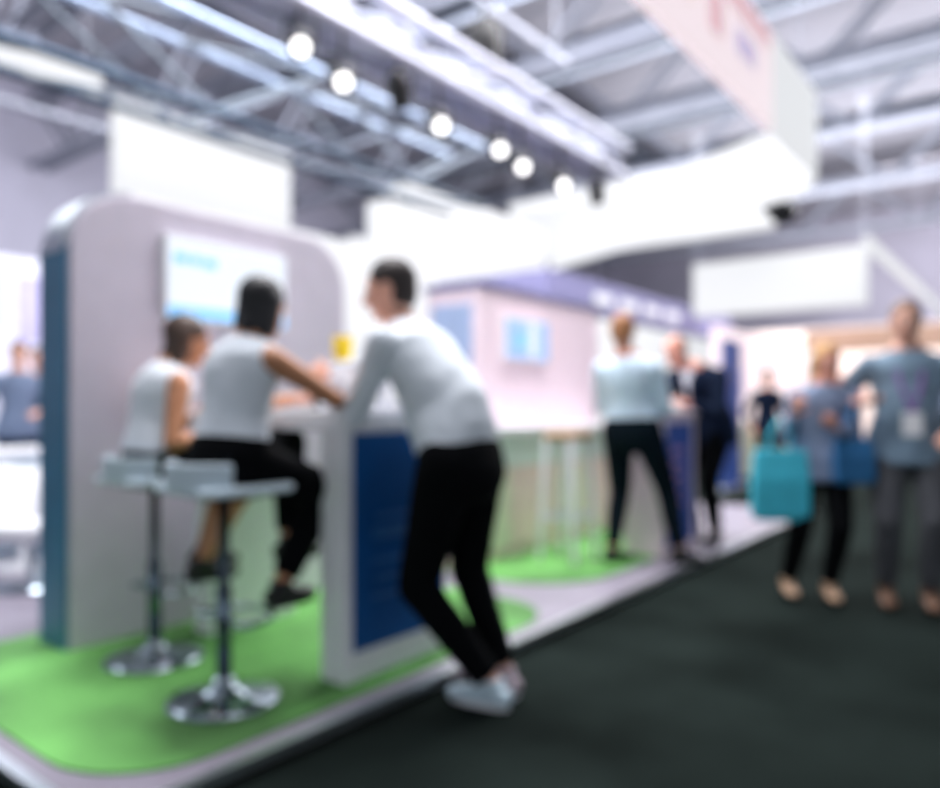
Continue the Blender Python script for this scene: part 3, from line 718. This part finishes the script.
# lit boxes and fascias of the booths behind
def lightbox(x0, x1, y0, y1, za, zb, label, m=None, legs=True):
    t = empty('light_box', ((x0 + x1) / 2, (y0 + y1) / 2, 0 if legs else za), label, 'light box', 'lit boxes above the booths')
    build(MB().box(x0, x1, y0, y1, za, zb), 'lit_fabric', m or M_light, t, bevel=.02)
    for x in (x0 + .04, x1 - .04):
        for y in (y0 + .04, y1 - .04):
            build(MB().tube((x, y, (PZ if x < 8.5 else 0) if legs else zb), (x, y, za if legs else 9), .035 if legs else .006, n=8), 'support_post' if legs else 'hanging_cable', M_trusswhite, t)
    return t
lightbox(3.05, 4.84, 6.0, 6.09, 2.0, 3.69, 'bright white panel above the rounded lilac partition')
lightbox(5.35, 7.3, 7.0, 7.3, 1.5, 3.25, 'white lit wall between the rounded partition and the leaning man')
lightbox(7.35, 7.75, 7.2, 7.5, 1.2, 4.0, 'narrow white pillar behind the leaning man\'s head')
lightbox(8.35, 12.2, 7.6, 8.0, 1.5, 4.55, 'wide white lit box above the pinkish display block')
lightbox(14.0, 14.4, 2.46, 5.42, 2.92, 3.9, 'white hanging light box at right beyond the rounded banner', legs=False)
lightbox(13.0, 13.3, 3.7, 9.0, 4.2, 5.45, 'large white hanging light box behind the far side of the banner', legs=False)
def strip(x0, x1, y0, y1, z0, z1, label):
    t = empty('strip_light', ((x0 + x1) / 2, (y0 + y1) / 2, z0), label, 'strip light')
    build(MB().box(x0, x1, y0, y1, z0, z1), 'lit_tube', M_light, t)
    for x in (x0 + .1, (x0 + x1) / 2, x1 - .1):
        build(MB().tube((x, (y0 + y1) / 2, z1), (x, (y0 + y1) / 2, 9), .005, n=6), 'hanging_cable', M_girder, t)
strip(-1, 2.9, 5.9, 6.0, 3.62, 3.82, 'white strip light hanging along the truss at far left')
strip(12.6, 24, 2.15, 2.22, 3.58, 3.76, 'long white strip light running away at far right')
# lavender fascia booth
fb = empty('exhibition_booth', (12, 5.5, 0), 'booth with lavender fascia and bright white interior behind the kiosk', 'booth')
build(MB().box(8.9, 16.5, 5.5, 5.75, 2.6, 3.1), 'fascia', M_lav, fb, bevel=.01)
build(MB().box(8.9, 9.15, 5.75, 7.55, 2.6, 3.1), 'side_fascia', M_lav, fb)
build(MB().box(8.6, 26, 9.1, 9.2, 0, 4.0), 'back_wall', M_light, fb)  # wall made to glow so the booth interior looks bright
build(MB().box(8.9, 9.1, 5.5, 5.7, 0, 2.6), 'post', M_white, fb)
build(MB().box(16.3, 16.5, 5.5, 5.7, 0, 2.6), 'post', M_white, fb)
fg = MB()
for k in range(4): fg.box(10.2 + k * .9, 10.8 + k * .9, 5.485, 5.5, 2.76, 2.92)
build(fg, 'pale_lettering', M_white, fb)
rb = empty('roll_up_banner', (10.3, 3.5, 0), 'tall dark blue roll-up banner behind the man in the suit', 'banner')
build(MB().box(9.98, 10.75, 3.45, 3.47, .08, 2.08), 'printed_sheet', M_blue3, rb)
build(MB().box(9.95, 10.78, 3.38, 3.54, 0, .08), 'base', M_alu, rb, bevel=.01)
# white booth with pink panel at the right background
bw = empty('booth_wall', (14, 4.2, 0), 'white booth wall with faint purple emblem behind the blond woman', 'wall')
build(MB().box(12.2, 18.5, 4.3, 4.4, 0, 2.5), 'panel', M_lightpink, bw)
build(MB().box(13.0, 13.5, 4.28, 4.3, 1.35, 1.85), 'purple_emblem', M_purplep, bw)
build(MB().box(12.2, 15.5, 4.0, 4.3, 0, .9), 'counter', mat('pale olive laminate', hexc(214, 216, 190), .5), bw)
bz = empty('exhibition_booth', (18, 1.5, 0), 'bronze fascia of a far booth at the right edge', 'booth')
build(MB().box(16.5, 16.8, -2.0, 4.0, 2.3, 2.75), 'fascia', M_bronze, bz)
build(MB().box(18.8, 18.9, -3, 6, 0, 3.0), 'back_wall', mat('warm lit wall', hexc(245, 228, 220), .6, emit=.45, ecol=hexc(250, 232, 224)), bz)  # brightness of this wall comes from emission in its material
build(MB().box(16.5, 16.7, 3.8, 4.0, 0, 2.3), 'post', M_white, bz)
gr = MB()
for k in range(5): gr.box(18.78, 18.8, 4.3 - k * 1.0, 4.9 - k * 1.0, 1.1, 1.9)
build(gr, 'wall_pictures', mat('rosy print', hexc(220, 150, 130), .6), bz)

# the neighbouring booth at far left
lb = empty('booth_wall', (4, 9.2, 0), 'bright booth wall at the left edge behind the partition', 'wall')
build(MB().box(1.5, 6.5, 9.2, 9.3, 0, 2.85), 'panel', mat('pale lit lilac wall', hexc(222, 222, 240), .6, emit=.35, ecol=hexc(222, 226, 245)), lb)  # wall carries its own emission in place of lamps shining on it
build(MB().box(2.6, 3.5, 9.18, 9.2, 2.05, 2.75), 'lit_screen', M_light, lb)
build(MB().box(3.56, 4.2, 9.18, 9.2, 1.9, 2.65), 'lilac_poster', mat('lilac poster', hexc(196, 190, 232), .6), lb)
dt = empty('display_table', (2.6, 7.0, PZ), 'low white display table with pale blue front at the left edge', 'table')
build(MB().box(1.7, 3.4, 6.7, 7.4, .74, .80), 'tabletop', M_white, dt, bevel=.01)
build(MB().box(1.75, 3.35, 6.75, 7.35, PZ, .74), 'front_panel', mat('ice blue laminate', hexc(176, 208, 224), .5, var=.2, scale=3), dt)
def tub_chair(x, y, rz, label):
    z_ = PZ; t = empty('tub_chair', (x, y, PZ), label, 'chair', 'white tub chairs at far left')
    sh = MB(); n = 20; pr = []
    build(MB().lathe((x, y, 0), [(.2, PZ), (.2, PZ + .012), (.03, PZ + .03), (.03, .36)]), 'base', M_chrome, t, True)
    build(MB().lathe((x, y, 0), [(.12, .34), (.25, .38), (.27, .44), (.25, .47)]), 'seat', M_white, t, True)
    vs = []; fs = []
    for i in range(n + 1):
        a = rz + math.radians(-115 + 230 * i / n); h = .52 + .24 * math.sin(math.pi * i / n)
        for r_, z in ((.25, .38), (.30, h), (.265, h), (.22, .44)): vs.append((x + r_ * math.cos(a), y + r_ * math.sin(a), z))
    for i in range(n):
        for j in range(4): fs.append((i * 4 + j, i * 4 + (j + 1) % 4, i * 4 + 4 + (j + 1) % 4, i * 4 + 4 + j))
    fs += [(0, 3, 2, 1), (n * 4, n * 4 + 1, n * 4 + 2, n * 4 + 3)]
    build(MB().add(vs, fs), 'shell', M_white, t, True)
tub_chair(1.98, 4.9, 1.2, 'white tub chair nearest the partition at the left edge')
tub_chair(2.42, 6.2, 3.6, 'white tub chair behind the nearer one at the left edge')
tub_chair(1.5, 5.6, 5.0, 'white tub chair partly out of frame at the left edge')
rt = empty('round_table', (2.2, 5.55, PZ), 'small round white table among the tub chairs', 'table')
build(MB().lathe((2.2, 5.55, 0), [(.2, PZ), (.2, PZ + .012), (.03, PZ + .03), (.03, .70), (.28, .71), (.28, .735)]), 'tabletop', M_white, rt, True)

# ------------------------------------------------------------------ people in the background
def bystander(x, y, fx, fy, label, shirt, lower, hair, s=1.0, z=0.0, sk='fair skin', sleeve='long', style='short'):
    f = nrm((fx, fy, 0)); rt_ = f.cross(UP); P = V((x, y, z + .93 * s))
    person(label, P=P, N=P + V((0, 0, .5 * s)) + f * .03, face=f, Hc=P + V((0, 0, .68 * s)) + f * .05, hface=f + V((0, 0, -.1)),
           hands=[P - rt_ * .14 + f * .28 + UP * .12, P + rt_ * .26 - UP * .05 + f * .05], feet=[P - rt_ * .1 + f * .05 - UP * (.93 * s - .092), P + rt_ * .1 - f * .05 - UP * (.93 * s - .092)],
           skin=sk, shirt=shirt, lower=lower, shoes=S_black, hair=hair, hairstyle=style, s=s, sleeve=sleeve, hem=-.12, vox=.014, detail=False, group='visitors in the background')
bystander(8.7, .55, .8, .6, 'person in black standing between the blond woman and the stout man', C_black, C_black, H_dark, .96)
bystander(11.6, 3.35, -.6, -.6, 'person in navy far behind beside the blond woman\'s head', C_navy, C_black, H_dark)
bystander(14.2, 1.9, -.9, .1, 'distant person in dark clothes under the bronze fascia', C_navy, C_grey, H_brown)
bystander(14.8, 2.9, -.9, -.2, 'distant person in white near the pale booth wall', C_white, C_navy, H_dark)
bystander(13.6, 1.2, -.6, .8, 'distant person in denim blue shirt behind the stout man', C_denim, C_black, H_brown)
bystander(3.05, 7.85, -.3, -.9, 'person in a blue shirt at the left edge near the display table', C_denim, C_navy, H_brown, z=PZ)
bystander(3.5, 8.5, -.5, -.8, 'person in navy beyond the display table at far left', C_navy, C_navy, H_dark, z=PZ)
